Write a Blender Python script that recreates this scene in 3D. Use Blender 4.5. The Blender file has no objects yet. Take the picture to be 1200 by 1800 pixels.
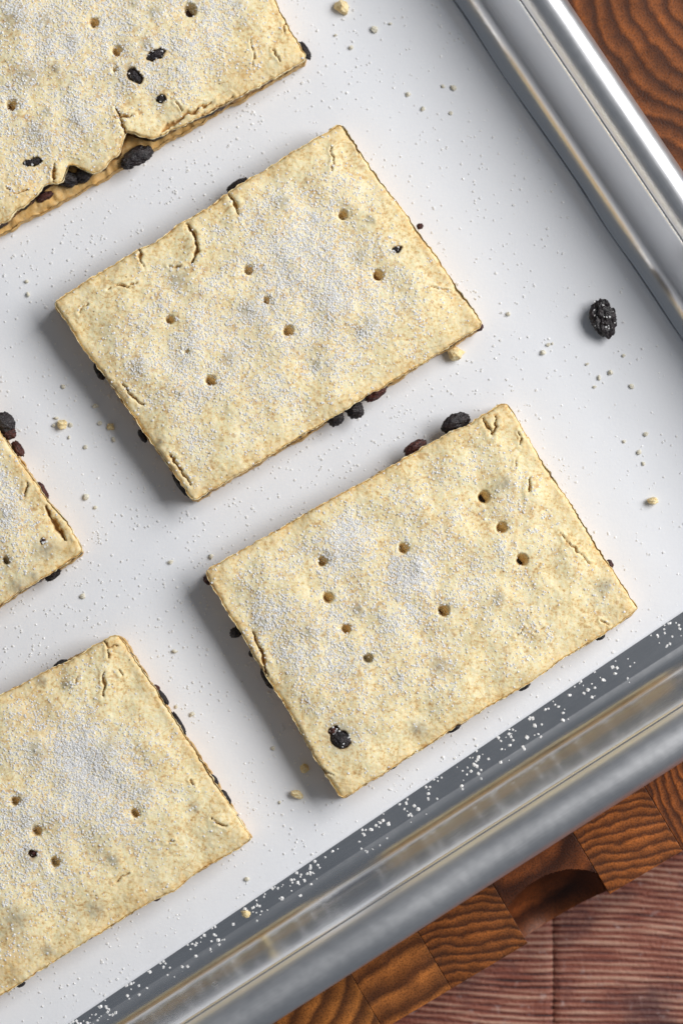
import bpy, bmesh, math, random
import numpy as np
from mathutils import Vector, Matrix, noise as mnoise

# ------------------------------------------------------------------ camera, world, light
P = 1.0 / 7000.0            # one photograph pixel on the paper plane, in metres
TILT_PX = 300.0             # the camera stands a little towards the lower edge of the picture
H_PX = 5250.0
D_PX = math.hypot(TILT_PX, H_PX)
TH = math.atan2(TILT_PX, H_PX)

sc = bpy.context.scene
COL = sc.collection
cam_d = bpy.data.cameras.new('camera')
cam = bpy.data.objects.new('camera', cam_d)
COL.objects.link(cam)
cam.location = (0, -TILT_PX * P, H_PX * P)
cam.rotation_euler = (TH, 0, 0)
cam_d.sensor_fit = 'VERTICAL'
cam_d.sensor_height = 36.0
cam_d.sensor_width = 24.0
cam_d.lens = 36.0 * D_PX / 1800.0
cam_d.clip_start = 0.01
cam_d.clip_end = 20.0
cam_d.dof.use_dof = True
cam_d.dof.focus_distance = (D_PX - 65) * P
cam_d.dof.aperture_fstop = 7.1
sc.camera = cam

W = bpy.data.worlds.new('World')
sc.world = W
W.use_nodes = True
W.node_tree.nodes['Background'].inputs[0].default_value = (0.84, 0.92, 1.04, 1)
W.node_tree.nodes['Background'].inputs[1].default_value = 0.14

def area_lamp(name, az, el, dist, sx, sy, watt, col):
    d = bpy.data.lights.new(name, 'AREA')
    d.shape = 'RECTANGLE'; d.size = sx; d.size_y = sy; d.energy = watt; d.color = col
    o = bpy.data.objects.new(name, d); COL.objects.link(o)
    a, e = math.radians(az), math.radians(el)
    v = Vector((math.cos(a) * math.cos(e), math.sin(a) * math.cos(e), math.sin(e)))
    o.location = v * dist
    o.rotation_euler = (-v).to_track_quat('-Z', 'Y').to_euler()
    return o
area_lamp('window_light', 25, 42, 1.3, 0.95, 0.70, 21.6, (1.0, 0.985, 0.97))

sc.view_settings.view_transform = 'Standard'
sc.view_settings.look = 'None'
sc.view_settings.exposure = 0.0
sc.view_settings.gamma = 1.0
try:
    sc.cycles.use_denoising = True
    sc.cycles.max_bounces = 8
    sc.cycles.transmission_bounces = 5
    sc.cycles.sample_clamp_indirect = 6.0
except Exception:
    pass

# ------------------------------------------------------------------ helpers
rng = np.random.default_rng(7)
random.seed(7)
CT, ST = math.cos(TH), math.sin(TH)

def at(px, py, z=0.0):
    """photograph pixel -> point on the horizontal plane at height z (all in pixel units)"""
    cx, cy, cz = px - 600.0, 900.0 - py, -D_PX
    dx, dy, dz = cx, cy * CT - cz * ST, cy * ST + cz * CT
    t = (z - H_PX) / dz
    return np.array([dx * t, -TILT_PX + dy * t])

_perm = np.random.default_rng(3).permutation(4096)
_gx = np.cos(np.linspace(0, 2 * np.pi, 4096, endpoint=False)); _gy = np.sin(np.linspace(0, 2 * np.pi, 4096, endpoint=False))
def perlin(x, y, seed=0):
    x = np.asarray(x, float) + seed * 17.31; y = np.asarray(y, float) - seed * 9.77
    xi = np.floor(x).astype(int); yi = np.floor(y).astype(int)
    fx = x - xi; fy = y - yi
    def g(ix, iy, ax, ay):
        h = _perm[(_perm[ix & 4095] + iy * 131 + seed * 57) & 4095]
        return _gx[h] * ax + _gy[h] * ay
    sx = fx * fx * fx * (fx * (fx * 6 - 15) + 10); sy = fy * fy * fy * (fy * (fy * 6 - 15) + 10)
    a = g(xi, yi, fx, fy); b = g(xi + 1, yi, fx - 1, fy)
    c = g(xi, yi + 1, fx, fy - 1); d = g(xi + 1, yi + 1, fx - 1, fy - 1)
    return ((a * (1 - sx) + b * sx) * (1 - sy) + (c * (1 - sx) + d * sx) * sy) * 1.5
def fbm(x, y, wl, octs=3, seed=0, gain=0.5):
    r = 0; a = 1.0; f = 1.0 / wl
    for k in range(octs):
        r = r + a * perlin(x * f, y * f, seed + k * 5); a *= gain; f *= 2.03
    return r
def smooth(a, b, x):
    t = np.clip((x - a) / (b - a), 0, 1); return t * t * (3 - 2 * t)

def mesh_np(name, V, F, mat=None, parent=None, loc=None, smooth_shade=True, attrs=None):
    """V in pixel units (world, or local when loc is given); F list/array of tris or quads"""
    V = np.asarray(V, float) * P
    me = bpy.data.meshes.new(name)
    F = np.asarray(F, dtype=np.int32)
    n, k = F.shape
    me.vertices.add(len(V)); me.vertices.foreach_set('co', V.astype(np.float32).ravel())
    me.loops.add(n * k); me.loops.foreach_set('vertex_index', F.ravel())
    me.polygons.add(n); me.polygons.foreach_set('loop_start', np.arange(0, n * k, k, dtype=np.int32))
    try: me.polygons.foreach_set('loop_total', np.full(n, k, dtype=np.int32))
    except Exception: pass
    me.update(calc_edges=True)
    me.polygons.foreach_set('use_smooth', np.full(n, smooth_shade))
    if attrs:
        for an, arr in attrs.items():
            arr = np.asarray(arr, np.float32)
            if arr.ndim == 1:
                at_ = me.attributes.new(an, 'FLOAT', 'POINT'); at_.data.foreach_set('value', arr)
            else:
                at_ = me.attributes.new(an, 'FLOAT_VECTOR', 'POINT'); at_.data.foreach_set('vector', arr.ravel())
    me.validate()
    return link(name, me, mat, parent, loc)
def link(name, me, mat=None, parent=None, loc=None):
    o = bpy.data.objects.new(name, me); COL.objects.link(o)
    if mat and not me.materials: me.materials.append(mat)
    if parent: o.parent = parent
    if loc is not None: o.location = tuple(c * P for c in loc)
    return o
def empty(name, loc, label, cat, group=None):
    o = bpy.data.objects.new(name, None); COL.objects.link(o)
    o.empty_display_size = 0.01
    o.location = tuple(c * P for c in loc)
    return tag(o, label, cat, group)
def tag(o, label=None, cat=None, group=None, kind=None):
    if label: o['label'] = label
    if cat: o['category'] = cat
    if group: o['group'] = group
    if kind: o['kind'] = kind
    return o
def grid_faces(nx, ny, off=0):
    i, j = np.meshgrid(np.arange(nx - 1), np.arange(ny - 1), indexing='ij')
    a = i * ny + j
    return np.stack([a, a + ny, a + ny + 1, a + 1], -1).reshape(-1, 4) + off

# node helper
class NT:
    def __init__(s, name):
        s.m = bpy.data.materials.new(name); s.m.use_nodes = True
        s.t = s.m.node_tree; s.n = s.t.nodes; s.b = s.n['Principled BSDF']
    def L(s, a, b): s.t.links.new(a, b)
    def put(s, sock, v):
        if isinstance(v, bpy.types.NodeSocket): s.L(v, sock)
        elif v is not None:
            if isinstance(v, (tuple, list)) and sock.type == 'RGBA' and len(v) == 3: v = (*v, 1)
            sock.default_value = v
    def new(s, t, **kw):
        n = s.n.new(t)
        for k, v in kw.items(): setattr(n, k, v)
        return n
    def coords(s, rnd=True, sx=1.0, sy=1.0, sz=1.0, rot=0.0):
        tc = s.new('ShaderNodeTexCoord'); mp = s.new('ShaderNodeMapping')
        s.L(tc.outputs['Object'], mp.inputs['Vector'])
        mp.inputs['Scale'].default_value = (sx / P, sy / P, sz / P)
        mp.inputs['Rotation'].default_value = (0, 0, rot)
        out = mp.outputs[0]
        if rnd:
            oi = s.new('ShaderNodeObjectInfo'); a = s.new('ShaderNodeVectorMath', operation='MULTIPLY_ADD')
            cb = s.new('ShaderNodeCombineXYZ')
            s.L(oi.outputs['Random'], cb.inputs[0]); s.L(oi.outputs['Random'], cb.inputs[1])
            s.L(cb.outputs[0], a.inputs[0]); a.inputs[1].default_value = (3111, -1777, 0); s.L(out, a.inputs[2])
            out = a.outputs[0]
        return out
    def noise(s, vec, wl, det=2.0, rough=0.5, dist=0.0):
        n = s.new('ShaderNodeTexNoise'); s.L(vec, n.inputs['Vector'])
        n.inputs['Scale'].default_value = 1.0 / wl; n.inputs['Detail'].default_value = det
        n.inputs['Roughness'].default_value = rough; n.inputs['Distortion'].default_value = dist
        return n.outputs['Fac']
    def voro(s, vec, wl, feat='F1', out='Distance', rand=1.0):
        n = s.new('ShaderNodeTexVoronoi', feature=feat); s.L(vec, n.inputs['Vector'])
        n.inputs['Scale'].default_value = 1.0 / wl; n.inputs['Randomness'].default_value = rand
        return n.outputs[out]
    def ramp(s, fac, stops):
        n = s.new('ShaderNodeValToRGB'); s.put(n.inputs[0], fac)
        e = n.color_ramp.elements
        while len(e) < len(stops): e.new(0.5)
        for k, (p, c) in enumerate(stops):
            e[k].position = p
            e[k].color = (c, c, c, 1) if isinstance(c, (int, float)) else (*c, 1)
        return n.outputs[0]
    def mix(s, fac, a, b, mode='MIX'):
        n = s.new('ShaderNodeMix', data_type='RGBA', blend_type=mode)
        s.put(n.inputs[0], fac); s.put(n.inputs[6], a); s.put(n.inputs[7], b)
        return n.outputs[2]
    def math(s, op, a, b=None, c=None, clamp=False):
        n = s.new('ShaderNodeMath', operation=op, use_clamp=clamp)
        s.put(n.inputs[0], a)
        if b is not None: s.put(n.inputs[1], b)
        if c is not None: s.put(n.inputs[2], c)
        return n.outputs[0]
    def attr(s, name, typ='GEOMETRY', out='Fac'):
        n = s.new('ShaderNodeAttribute', attribute_type=typ); n.attribute_name = name
        return n.outputs[out]
    def bump(s, h, dist_px, strength=1.0, prev=None):
        n = s.new('ShaderNodeBump'); n.inputs['Distance'].default_value = dist_px * P
        n.inputs['Strength'].default_value = strength
        s.put(n.inputs['Height'], h)
        if prev: s.L(prev, n.inputs['Normal'])
        s.L(n.outputs[0], s.b.inputs['Normal'])
        return n.outputs[0]
    def set(s, **kw):
        for k, v in kw.items():
            s.put(s.b.inputs[k.replace('_', ' ')], v)
        return s.m

# ------------------------------------------------------------------ materials
def mat_pastry():
    m = NT('pastry'); v = m.coords()
    big = m.noise(v, 60, 3); mid = m.noise(v, 14, 3, 0.6); fine = m.noise(v, 5, 2, 0.6)
    t = m.math('ADD', m.math('MULTIPLY', mid, 0.5), m.math('ADD', m.math('MULTIPLY', fine, 0.65), m.math('MULTIPLY', big, 0.2)))
    col = m.ramp(t, [(0.47, (0.56, 0.33, 0.13)), (0.56, (0.80, 0.575, 0.27)), (0.655, (0.925, 0.775, 0.44)), (0.79, (0.96, 0.865, 0.58))])
    # baked edge, crack flesh, currants showing through the thin top
    e = m.attr('edge'); en = m.math('MULTIPLY', e, m.ramp(m.noise(v, 22, 3), [(0.3, 0.25), (0.65, 1.0)]))
    col = m.mix(m.math('MULTIPLY', en, 0.7, clamp=True), col, (0.76, 0.48, 0.17))
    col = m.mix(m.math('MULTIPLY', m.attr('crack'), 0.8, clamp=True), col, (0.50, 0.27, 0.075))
    d = m.math('MULTIPLY', m.attr('dark'), m.ramp(m.noise(v, 9, 2), [(0.3, 0.55), (0.62, 1.0)]), clamp=True)
    col = m.mix(m.math('MULTIPLY', d, 0.66), col, (0.155, 0.168, 0.172))
    # toasted specks and a few bran flecks
    sp = m.ramp(m.noise(v, 17, 2, 0.7), [(0.60, 0.0), (0.70, 1.0)])
    col = m.mix(m.math('MULTIPLY', sp, 0.6), col, (0.58, 0.32, 0.10))
    fl = m.ramp(m.voro(v, 34), [(0.035, 1.0), (0.06, 0.0)])
    col = m.mix(m.math('MULTIPLY', fl, 0.75), col, (0.09, 0.045, 0.02))
    hc = m.math('MULTIPLY', m.ramp(m.voro(m.mix(0.06, v, m.noise(v, 9, 2)) if False else v, 38, 'DISTANCE_TO_EDGE'), [(0.0, 1.0), (0.022, 0.0)]), m.ramp(m.noise(v, 48, 2), [(0.50, 0.0), (0.60, 1.0)]))
    col = m.mix(m.math('MULTIPLY', hc, 0.55), col, (0.55, 0.31, 0.10))
    # fine sugar dust between the crystals
    du = m.math('MULTIPLY', m.attr('dust'), m.ramp(m.noise(v, 6, 2, 0.7), [(0.32, 0.0), (0.60, 1.0)]), clamp=True)
    col = m.mix(m.math('MULTIPLY', du, 0.36), col, (0.93, 0.925, 0.89))
    b = m.bump(m.noise(v, 5, 3, 0.6), 1.8, 0.42)
    b = m.bump(m.ramp(m.voro(v, 26, 'DISTANCE_TO_EDGE'), [(0.0, 0.0), (0.03, 1.0)]), 1.0, 0.10, b)
    m.set(Base_Color=col, Roughness=0.72)
    m.b.inputs['Specular IOR Level'].default_value = 0.25
    m.b.inputs['Subsurface Weight'].default_value = 0.12
    m.b.inputs['Subsurface Radius'].default_value = (1.0, 0.6, 0.3)
    m.b.inputs['Subsurface Scale'].default_value = 8 * P
    return m.m
def mat_crumb():
    m = NT('crumb'); v = m.coords(sx=P * 18, sy=P * 18, sz=P * 18)
    col = m.ramp(m.noise(v, 8, 3), [(0.35, (0.78, 0.56, 0.24)), (0.6, (0.93, 0.80, 0.50))])
    m.bump(m.noise(v, 6, 3), 3.0, 0.8)
    return m.set(Base_Color=col, Roughness=0.8)
def mat_speck():
    m = NT('pale_crumb'); v = m.coords(sx=P * 18, sy=P * 18, sz=P * 18)
    col = m.ramp(m.noise(v, 8, 3), [(0.35, (0.58, 0.53, 0.40)), (0.6, (0.80, 0.77, 0.66))])
    return m.set(Base_Color=col, Roughness=0.7)
def mat_currant(name, a, b):
    m = NT(name); v = m.coords(sx=P * 18, sy=P * 18, sz=P * 18)
    n = m.noise(v, 9, 3, 0.6)
    col = m.ramp(n, [(0.35, a), (0.7, b)])
    m.bump(m.noise(v, 5, 3, 0.7), 3.0, 1.0)
    m.b.inputs['Specular IOR Level'].default_value = 0.6
    return m.set(Base_Color=col, Roughness=m.math('ADD', 0.26, m.math('MULTIPLY', m.noise(v, 7, 2), 0.3)))
def mat_filling():
    m = NT('fruit_filling'); v = m.coords()
    col = m.ramp(m.noise(v, 30, 3), [(0.40, (0.012, 0.008, 0.010)), (0.48, (0.06, 0.02, 0.012)), (0.56, (0.40, 0.21, 0.06))])
    m.bump(m.noise(v, 10, 3), 5.0, 1.0)
    return m.set(Base_Color=col, Roughness=0.45)
def mat_sugar():
    m = NT('sugar'); n = m.n; out = n['Material Output']
    m.set(Base_Color=(0.975, 0.975, 0.975), Roughness=0.25)
    m.b.inputs['Specular IOR Level'].default_value = 0.35
    t = m.new('ShaderNodeBsdfTranslucent'); t.inputs['Color'].default_value = (0.98, 0.97, 0.94, 1)
    a = m.new('ShaderNodeMixShader'); a.inputs[0].default_value = 0.22; m.L(m.b.outputs[0], a.inputs[1]); m.L(t.outputs[0], a.inputs[2])
    m.L(a.outputs[0], out.inputs['Surface'])
    return m.m
def mat_paper():
    m = NT('parchment_paper'); v = m.coords(rnd=False)
    col = m.mix(m.noise(v, 260, 3), (0.79, 0.805, 0.84), (0.83, 0.845, 0.88))
    b = m.bump(m.noise(v, 5, 3), 0.5, 0.35)
    m.bump(m.noise(v, 240, 3), 10.0, 0.35, b)
    m.b.inputs['Specular IOR Level'].default_value = 0.3
    return m.set(Base_Color=col, Roughness=0.6)
def mat_metal(name, rough, aniso, var=1.0):
    m = NT(name); v = m.coords(rnd=False)
    n = m.noise(v, 18, 4, 0.6)
    big = m.noise(v, 160, 3)
    col = m.mix(big, (0.82, 0.825, 0.84), (0.90, 0.905, 0.915))
    r = m.math('ADD', m.math('MULTIPLY', n, 0.14 * var), m.math('MULTIPLY', big, 0.12 * var))
    m.set(Base_Color=col, Metallic=1.0, Roughness=m.math('ADD', r, rough - 0.13 * var))
    m.b.inputs['Anisotropic'].default_value = aniso
    if aniso:
        m.L(m.attr('along', out='Vector'), m.b.inputs['Tangent'])
    # fine brushing along the rim: long thin streaks in the sheet's own coordinates
    st = m.new('ShaderNodeVectorMath', operation='MULTIPLY'); m.L(m.attr('sheet', out='Vector'), st.inputs[0])
    st.inputs[1].default_value = (0.010, 0.30, 1.0)
    sn = m.noise(st.outputs[0], 1.0, 3, 0.6)
    m.bump(sn, 0.5, 0.3)
    m.put(m.b.inputs['Base Color'], m.mix(0.5, col, m.ramp(sn, [(0.3, 0.84), (0.7, 1.0)]), 'MULTIPLY'))
    return m.m
def mat_wood():
    m = NT('end_grain_wood'); v = m.coords(rnd=False)
    c = m.new('ShaderNodeVectorMath', operation='SUBTRACT'); m.L(v, c.inputs[0]); m.L(m.attr('ring', 'OBJECT', 'Vector'), c.inputs[1])
    fl = m.new('ShaderNodeVectorMath', operation='MULTIPLY'); m.L(c.outputs[0], fl.inputs[0]); fl.inputs[1].default_value = (1, 1, 0.02)
    wob = m.math('MULTIPLY', m.math('SUBTRACT', m.noise(v, 75, 2), 0.5), 34.0)
    wob2 = m.math('ADD', m.math('MULTIPLY', m.math('SUBTRACT', m.noise(v, 10, 2), 0.5), 5.0), m.math('MULTIPLY', m.math('SUBTRACT', m.noise(v, 32, 2), 0.5), 11.0))
    ln = m.new('ShaderNodeVectorMath', operation='LENGTH'); m.L(fl.outputs[0], ln.inputs[0])
    r = m.math('ADD', ln.outputs['Value'], m.math('ADD', wob, wob2))
    ph = m.math('FRACT', m.math('DIVIDE', r, m.attr('ring_width', 'OBJECT')))
    ring = m.ramp(ph, [(0.0, 0.10), (0.30, 0.55), (0.62, 1.0), (0.86, 0.05), (1.0, 0.10)])
    ring = m.math('MULTIPLY', ring, m.ramp(m.noise(v, 28, 3, 0.6), [(0.3, 0.55), (0.6, 1.0)]))
    ring = m.math('ADD', m.math('MULTIPLY', ring, 0.88), 0.10)
    col = m.mix(ring, (0.050, 0.013, 0.005), (0.48, 0.155, 0.034))
    pores = m.ramp(m.noise(v, 3.2, 2, 0.6), [(0.36, 0.35), (0.56, 1.0)])
    col = m.mix(0.7, col, pores, 'MULTIPLY')
    col = m.mix(1.0, col, m.attr('tint', 'OBJECT', 'Color'), 'MULTIPLY')
    blot = m.noise(v, 110, 3)
    col = m.mix(0.6, col, m.ramp(blot, [(0.32, 0.35), (0.68, 1.1)]), 'MULTIPLY')
    m.bump(m.math('ADD', ring, pores), 1.0, 0.25); m.b.inputs['Specular IOR Level'].default_value = 0.3
    return m.set(Base_Color=col, Roughness=m.math('ADD', 0.28, m.math('MULTIPLY', m.noise(v, 40, 3), 0.3)))
def mat_table():
    m = NT('rustic_table_wood'); v = m.coords()
    mp = m.new('ShaderNodeVectorMath', operation='MULTIPLY'); m.L(v, mp.inputs[0]); mp.inputs[1].default_value = (0.05, 1.0, 1.0)
    st = m.noise(mp.outputs[0], 12, 3, 0.55)
    rib = m.attr('rib')
    fiber = m.noise(mp.outputs[0], 4, 3, 0.6)
    t = m.math('ADD', m.math('MULTIPLY', rib, 0.40), m.math('ADD', m.math('MULTIPLY', st, 0.42), m.math('MULTIPLY', fiber, 0.36)))
    col = m.ramp(t, [(0.37, (0.035, 0.010, 0.010)), (0.49, (0.165, 0.042, 0.028)), (0.60, (0.28, 0.082, 0.048)), (0.77, (0.50, 0.28, 0.20))])
    blot = m.noise(v, 130, 4, 0.6)
    col = m.mix(m.ramp(blot, [(0.50, 0.0), (0.66, 0.7)]), col, (0.07, 0.024, 0.026))
    ws = m.ramp(m.noise(v, 26, 3, 0.7), [(0.60, 0.0), (0.72, 1.0)])
    col = m.mix(m.math('MULTIPLY', ws, 0.45), col, (0.50, 0.38, 0.36))
    m.bump(m.math('ADD', st, m.math('ADD', fiber, m.noise(v, 7, 3, 0.7))), 4.5, 0.7)
    return m.set(Base_Color=col, Roughness=0.55)

M_SPECK = mat_speck()
M_PASTRY, M_CRUMB, M_FILL, M_SUGAR, M_PAPER = mat_pastry(), mat_crumb(), mat_filling(), mat_sugar(), mat_paper()
M_BLACK = mat_currant('currant_skin', (0.007, 0.006, 0.008), (0.026, 0.015, 0.018))
M_RED = mat_currant('currant_red_skin', (0.03, 0.008, 0.008), (0.13, 0.03, 0.018))
M_METAL, M_RIM, M_FLOOR = mat_metal('brushed_aluminium', 0.25, 0.5, 0.5), mat_metal('rolled_aluminium', 0.42, 0.0), mat_metal('aluminium_sheet', 0.20, 0.0, 0.5)
M_WOOD, M_TABLE = mat_wood(), mat_table()

# ------------------------------------------------------------------ table
Z_BOARD = -10.0            # top of the board
BOARD_T = 205.0
Z_TABLE = Z_BOARD - BOARD_T - 1
table = empty('table', (0, 0, Z_TABLE), 'weathered reddish brown plank table with ribbed saw marks under the board', None)
del_keys = None
table['kind'] = 'structure'
def plank(x0, x1, y0, y1, seed, fine):
    sp = 2.5 if fine else 60.0
    nx = max(2, int((x1 - x0) / (sp * 3)) + 1); ny = max(2, int((y1 - y0) / sp) + 1)
    X, Y = np.meshgrid(np.linspace(x0, x1, nx), np.linspace(y0, y1, ny), indexing='ij')
    q = Y + 9 * perlin(X / 260.0, Y / 300.0, 4) + 0.05 * X + 1.3 * perlin(X / 60.0, Y / 14.0, seed + 3)
    rib = (0.5 + 0.5 * np.sin(q * 2 * np.pi / 12.0)) ** 0.6
    rib = rib * (0.65 + 0.35 * np.clip(perlin(X / 80.0, Y / 40.0, seed + 9) + 0.5, 0, 1))
    Z = (rib - 1.0) * 3.2 if fine else np.zeros_like(X)
    e = np.minimum(X - x0, x1 - X); Z = Z - 5 * smooth(6, 0, e + 4 * perlin(X / 9., Y / 11., seed))
    V = np.stack([X, Y, Z], -1).reshape(-1, 3); F = grid_faces(nx, ny)
    n = len(V)
    # sides
    b = np.array([[x0, y0, -60], [x1, y0, -60], [x1, y1, -60], [x0, y1, -60]], float)
    V = np.vstack([V, b])
    c = [0, (nx - 1) * ny, nx * ny - 1, ny - 1]
    S = [[c[k], c[(k + 1) % 4], n + (k + 1) % 4, n + k][::-1] for k in range(4)]
    F = np.vstack([F, S, [[n + 3, n + 2, n + 1, n]]])
    return mesh_np('plank', V, F, M_TABLE, table, attrs={'rib': np.concatenate([rib.ravel(), np.zeros(4)])})
sx = at(972, 1720, Z_TABLE)[0]
xs = [sx - 1400, sx - 1050, sx - 700, sx - 350, sx, sx + 345, sx + 700, sx + 1050]
for k in range(len(xs) - 1):
    if k in (3, 4):
        plank(xs[k] + 0.5, xs[k + 1] - 0.5, -1100, -430, 20 + k, True)
        plank(xs[k] + 0.5, xs[k + 1] - 0.5, -429, 1500, 40 + k, False)
    else:
        plank(xs[k] + 0.5, xs[k + 1] - 0.5, -1400, 1500, 20 + k, False)

# ------------------------------------------------------------------ end-grain board
e0, e1 = at(690, 1800, Z_BOARD), at(1200, 1495, Z_BOARD)
UB = (e1 - e0) / np.linalg.norm(e1 - e0); VB = np.array([-UB[1], UB[0]])     # u along the near edge, v away from it
def uvb(px, py):
    q = at(px, py, Z_BOARD) - e0; return q @ UB, q @ VB
board = empty('cutting_board', (e0[0], e0[1], Z_BOARD - BOARD_T), 'thick end grain cutting board of brown blocks lying under the metal tray', 'cutting board')
ANG = math.atan2(UB[1], UB[0])
sc_u, sc_v = uvb(978, 1612)
def block(u0, u1, v0, v1, ring, ring_w, tint, scoop=False):
    g = 0.5
    u0 += g; u1 -= g; v0 += g; v1 -= g
    w, h = u1 - u0, v1 - v0
    if scoop:
        n = 4.0
        xs = np.unique(np.concatenate([[0, 2], np.arange(4, w - 4, n / 2), [w - 2, w]])); ys = np.unique(np.concatenate([[0, 2], np.arange(4, h - 4, n / 2), [h - 2, h]]))
    else:
        xs = np.array([0, 1.3, w - 1.3, w]); ys = np.array([0, 1.3, h - 1.3, h])
    X, Y = np.meshgrid(xs, ys, indexing='ij')
    e = np.minimum(np.minimum(X, w - X), np.minimum(Y, h - Y))
    Z = np.where(e < 0.1, -0.15, 0.0) + BOARD_T
    if scoop:
        a = (X + u0 - sc_u) / 112.0; b = (Y + v0 - 0.0) / 86.0
        r2 = a * a + b * b
        Z = Z - np.where(r2 < 1, 135.0 * np.sqrt(np.clip(1 - r2, 0, 1)) ** 0.9, 0)
    nx, ny = len(xs), len(ys)
    V = np.stack([X, Y, Z], -1).reshape(-1, 3); F = grid_faces(nx, ny)
    idx = np.arange(nx * ny).reshape(nx, ny)
    loop = np.concatenate([idx[:, 0], idx[-1, 1:], idx[-2::-1, -1], idx[0, -2:0:-1]])
    low = V[loop].copy(); low[:, 2] = 0
    n = len(V); m = len(loop)
    S = [[loop[k], n + k, n + (k + 1) % m, loop[(k + 1) % m]] for k in range(m)]
    V = np.vstack([V, low]); F = np.vstack([F, S])
    o = mesh_np('wood_block', V, F, M_WOOD, board, smooth_shade=False)
    q = UB * u0 + VB * v0
    o.location = (q[0] * P, q[1] * P, 0); o.rotation_euler = (0, 0, ANG)
    o['ring'] = (ring[0] - u0, ring[1] - v0, 0.0); o['ring_width'] = float(ring_w); o['tint'] = (*tint, 1.0)
    return o
seams = [uvb(640, 1752)[0], uvb(752, 1668)[0], uvb(893, 1600)[0], uvb(1040, 1520)[0], uvb(1160, 1430)[0]]
cols = [seams[0] - 155 * k for k in range(8, 0, -1)] + seams + [seams[-1] + 155, seams[-1] + 310]
tr_u0 = min(uvb(985, 0)[0], uvb(1200, 310)[0]) - 60
cols = [c for c in cols if c < tr_u0 - 60] + [tr_u0, tr_u0 + 420]
far_v = uvb(985, 0)[1] + 160
specials = {   # column index of seams -> ring centre offset, ring width, tint
    -1: ((-160, 420), 34, (1.25, 1.35, 1.2)),
    0: ((90, -900), 40, (1.3, 1.35, 1.3)),
    1: ((-300, -900), 15.5, (1.0, 0.95, 0.9)),
    2: ((60, 330), 60, (0.62, 0.52, 0.55)),
    3: ((-250, -1000), 15.5, (1.25, 1.15, 1.05)),
    4: ((1300, -60), 16, (1.15, 1.0, 0.9)),
}
for k in range(len(cols) - 1):
    u0, u1 = cols[k], cols[k + 1]
    wide = k == len(cols) - 2
    rows = [0, 300 + 40 * math.sin(k * 2.3)]
    while rows[-1] < 1900: rows.append(rows[-1] + 330)
    if wide:
        va = uvb(1200, 310)[1] - 90
        rows = [0] + [va * (q + 1) / 3 for q in range(3)] + [far_v]
    for r in range(len(rows) - 1):
        si = min(range(5), key=lambda q: abs(seams[q] - u0)); near = abs(seams[si] - u0) < 1
        rw = random.uniform(14, 34); t = random.uniform(0.75, 1.2)
        ring = ((u0 + u1) / 2 + random.uniform(-500, 500), (rows[r] + rows[r + 1]) / 2 + random.uniform(-600, 600))
        tint = (t, t * 0.97, t * 0.95)
        if r == 0:
            key = si if near else (-1 if abs(u0 - cols[7]) < 1 else None)
            if key in specials:
                rc, rw, tint = specials[key]; ring = (u0 + rc[0], rc[1])
        if wide and r == len(rows) - 2:
            cu, cv = uvb(1290, -40); ring, rw, tint = (cu, cv), 33, (0.82, 0.74, 0.68)
        block(u0, u1, rows[r], rows[r + 1], ring, rw, tint, scoop=(r == 0 and near and si == 2))

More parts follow.
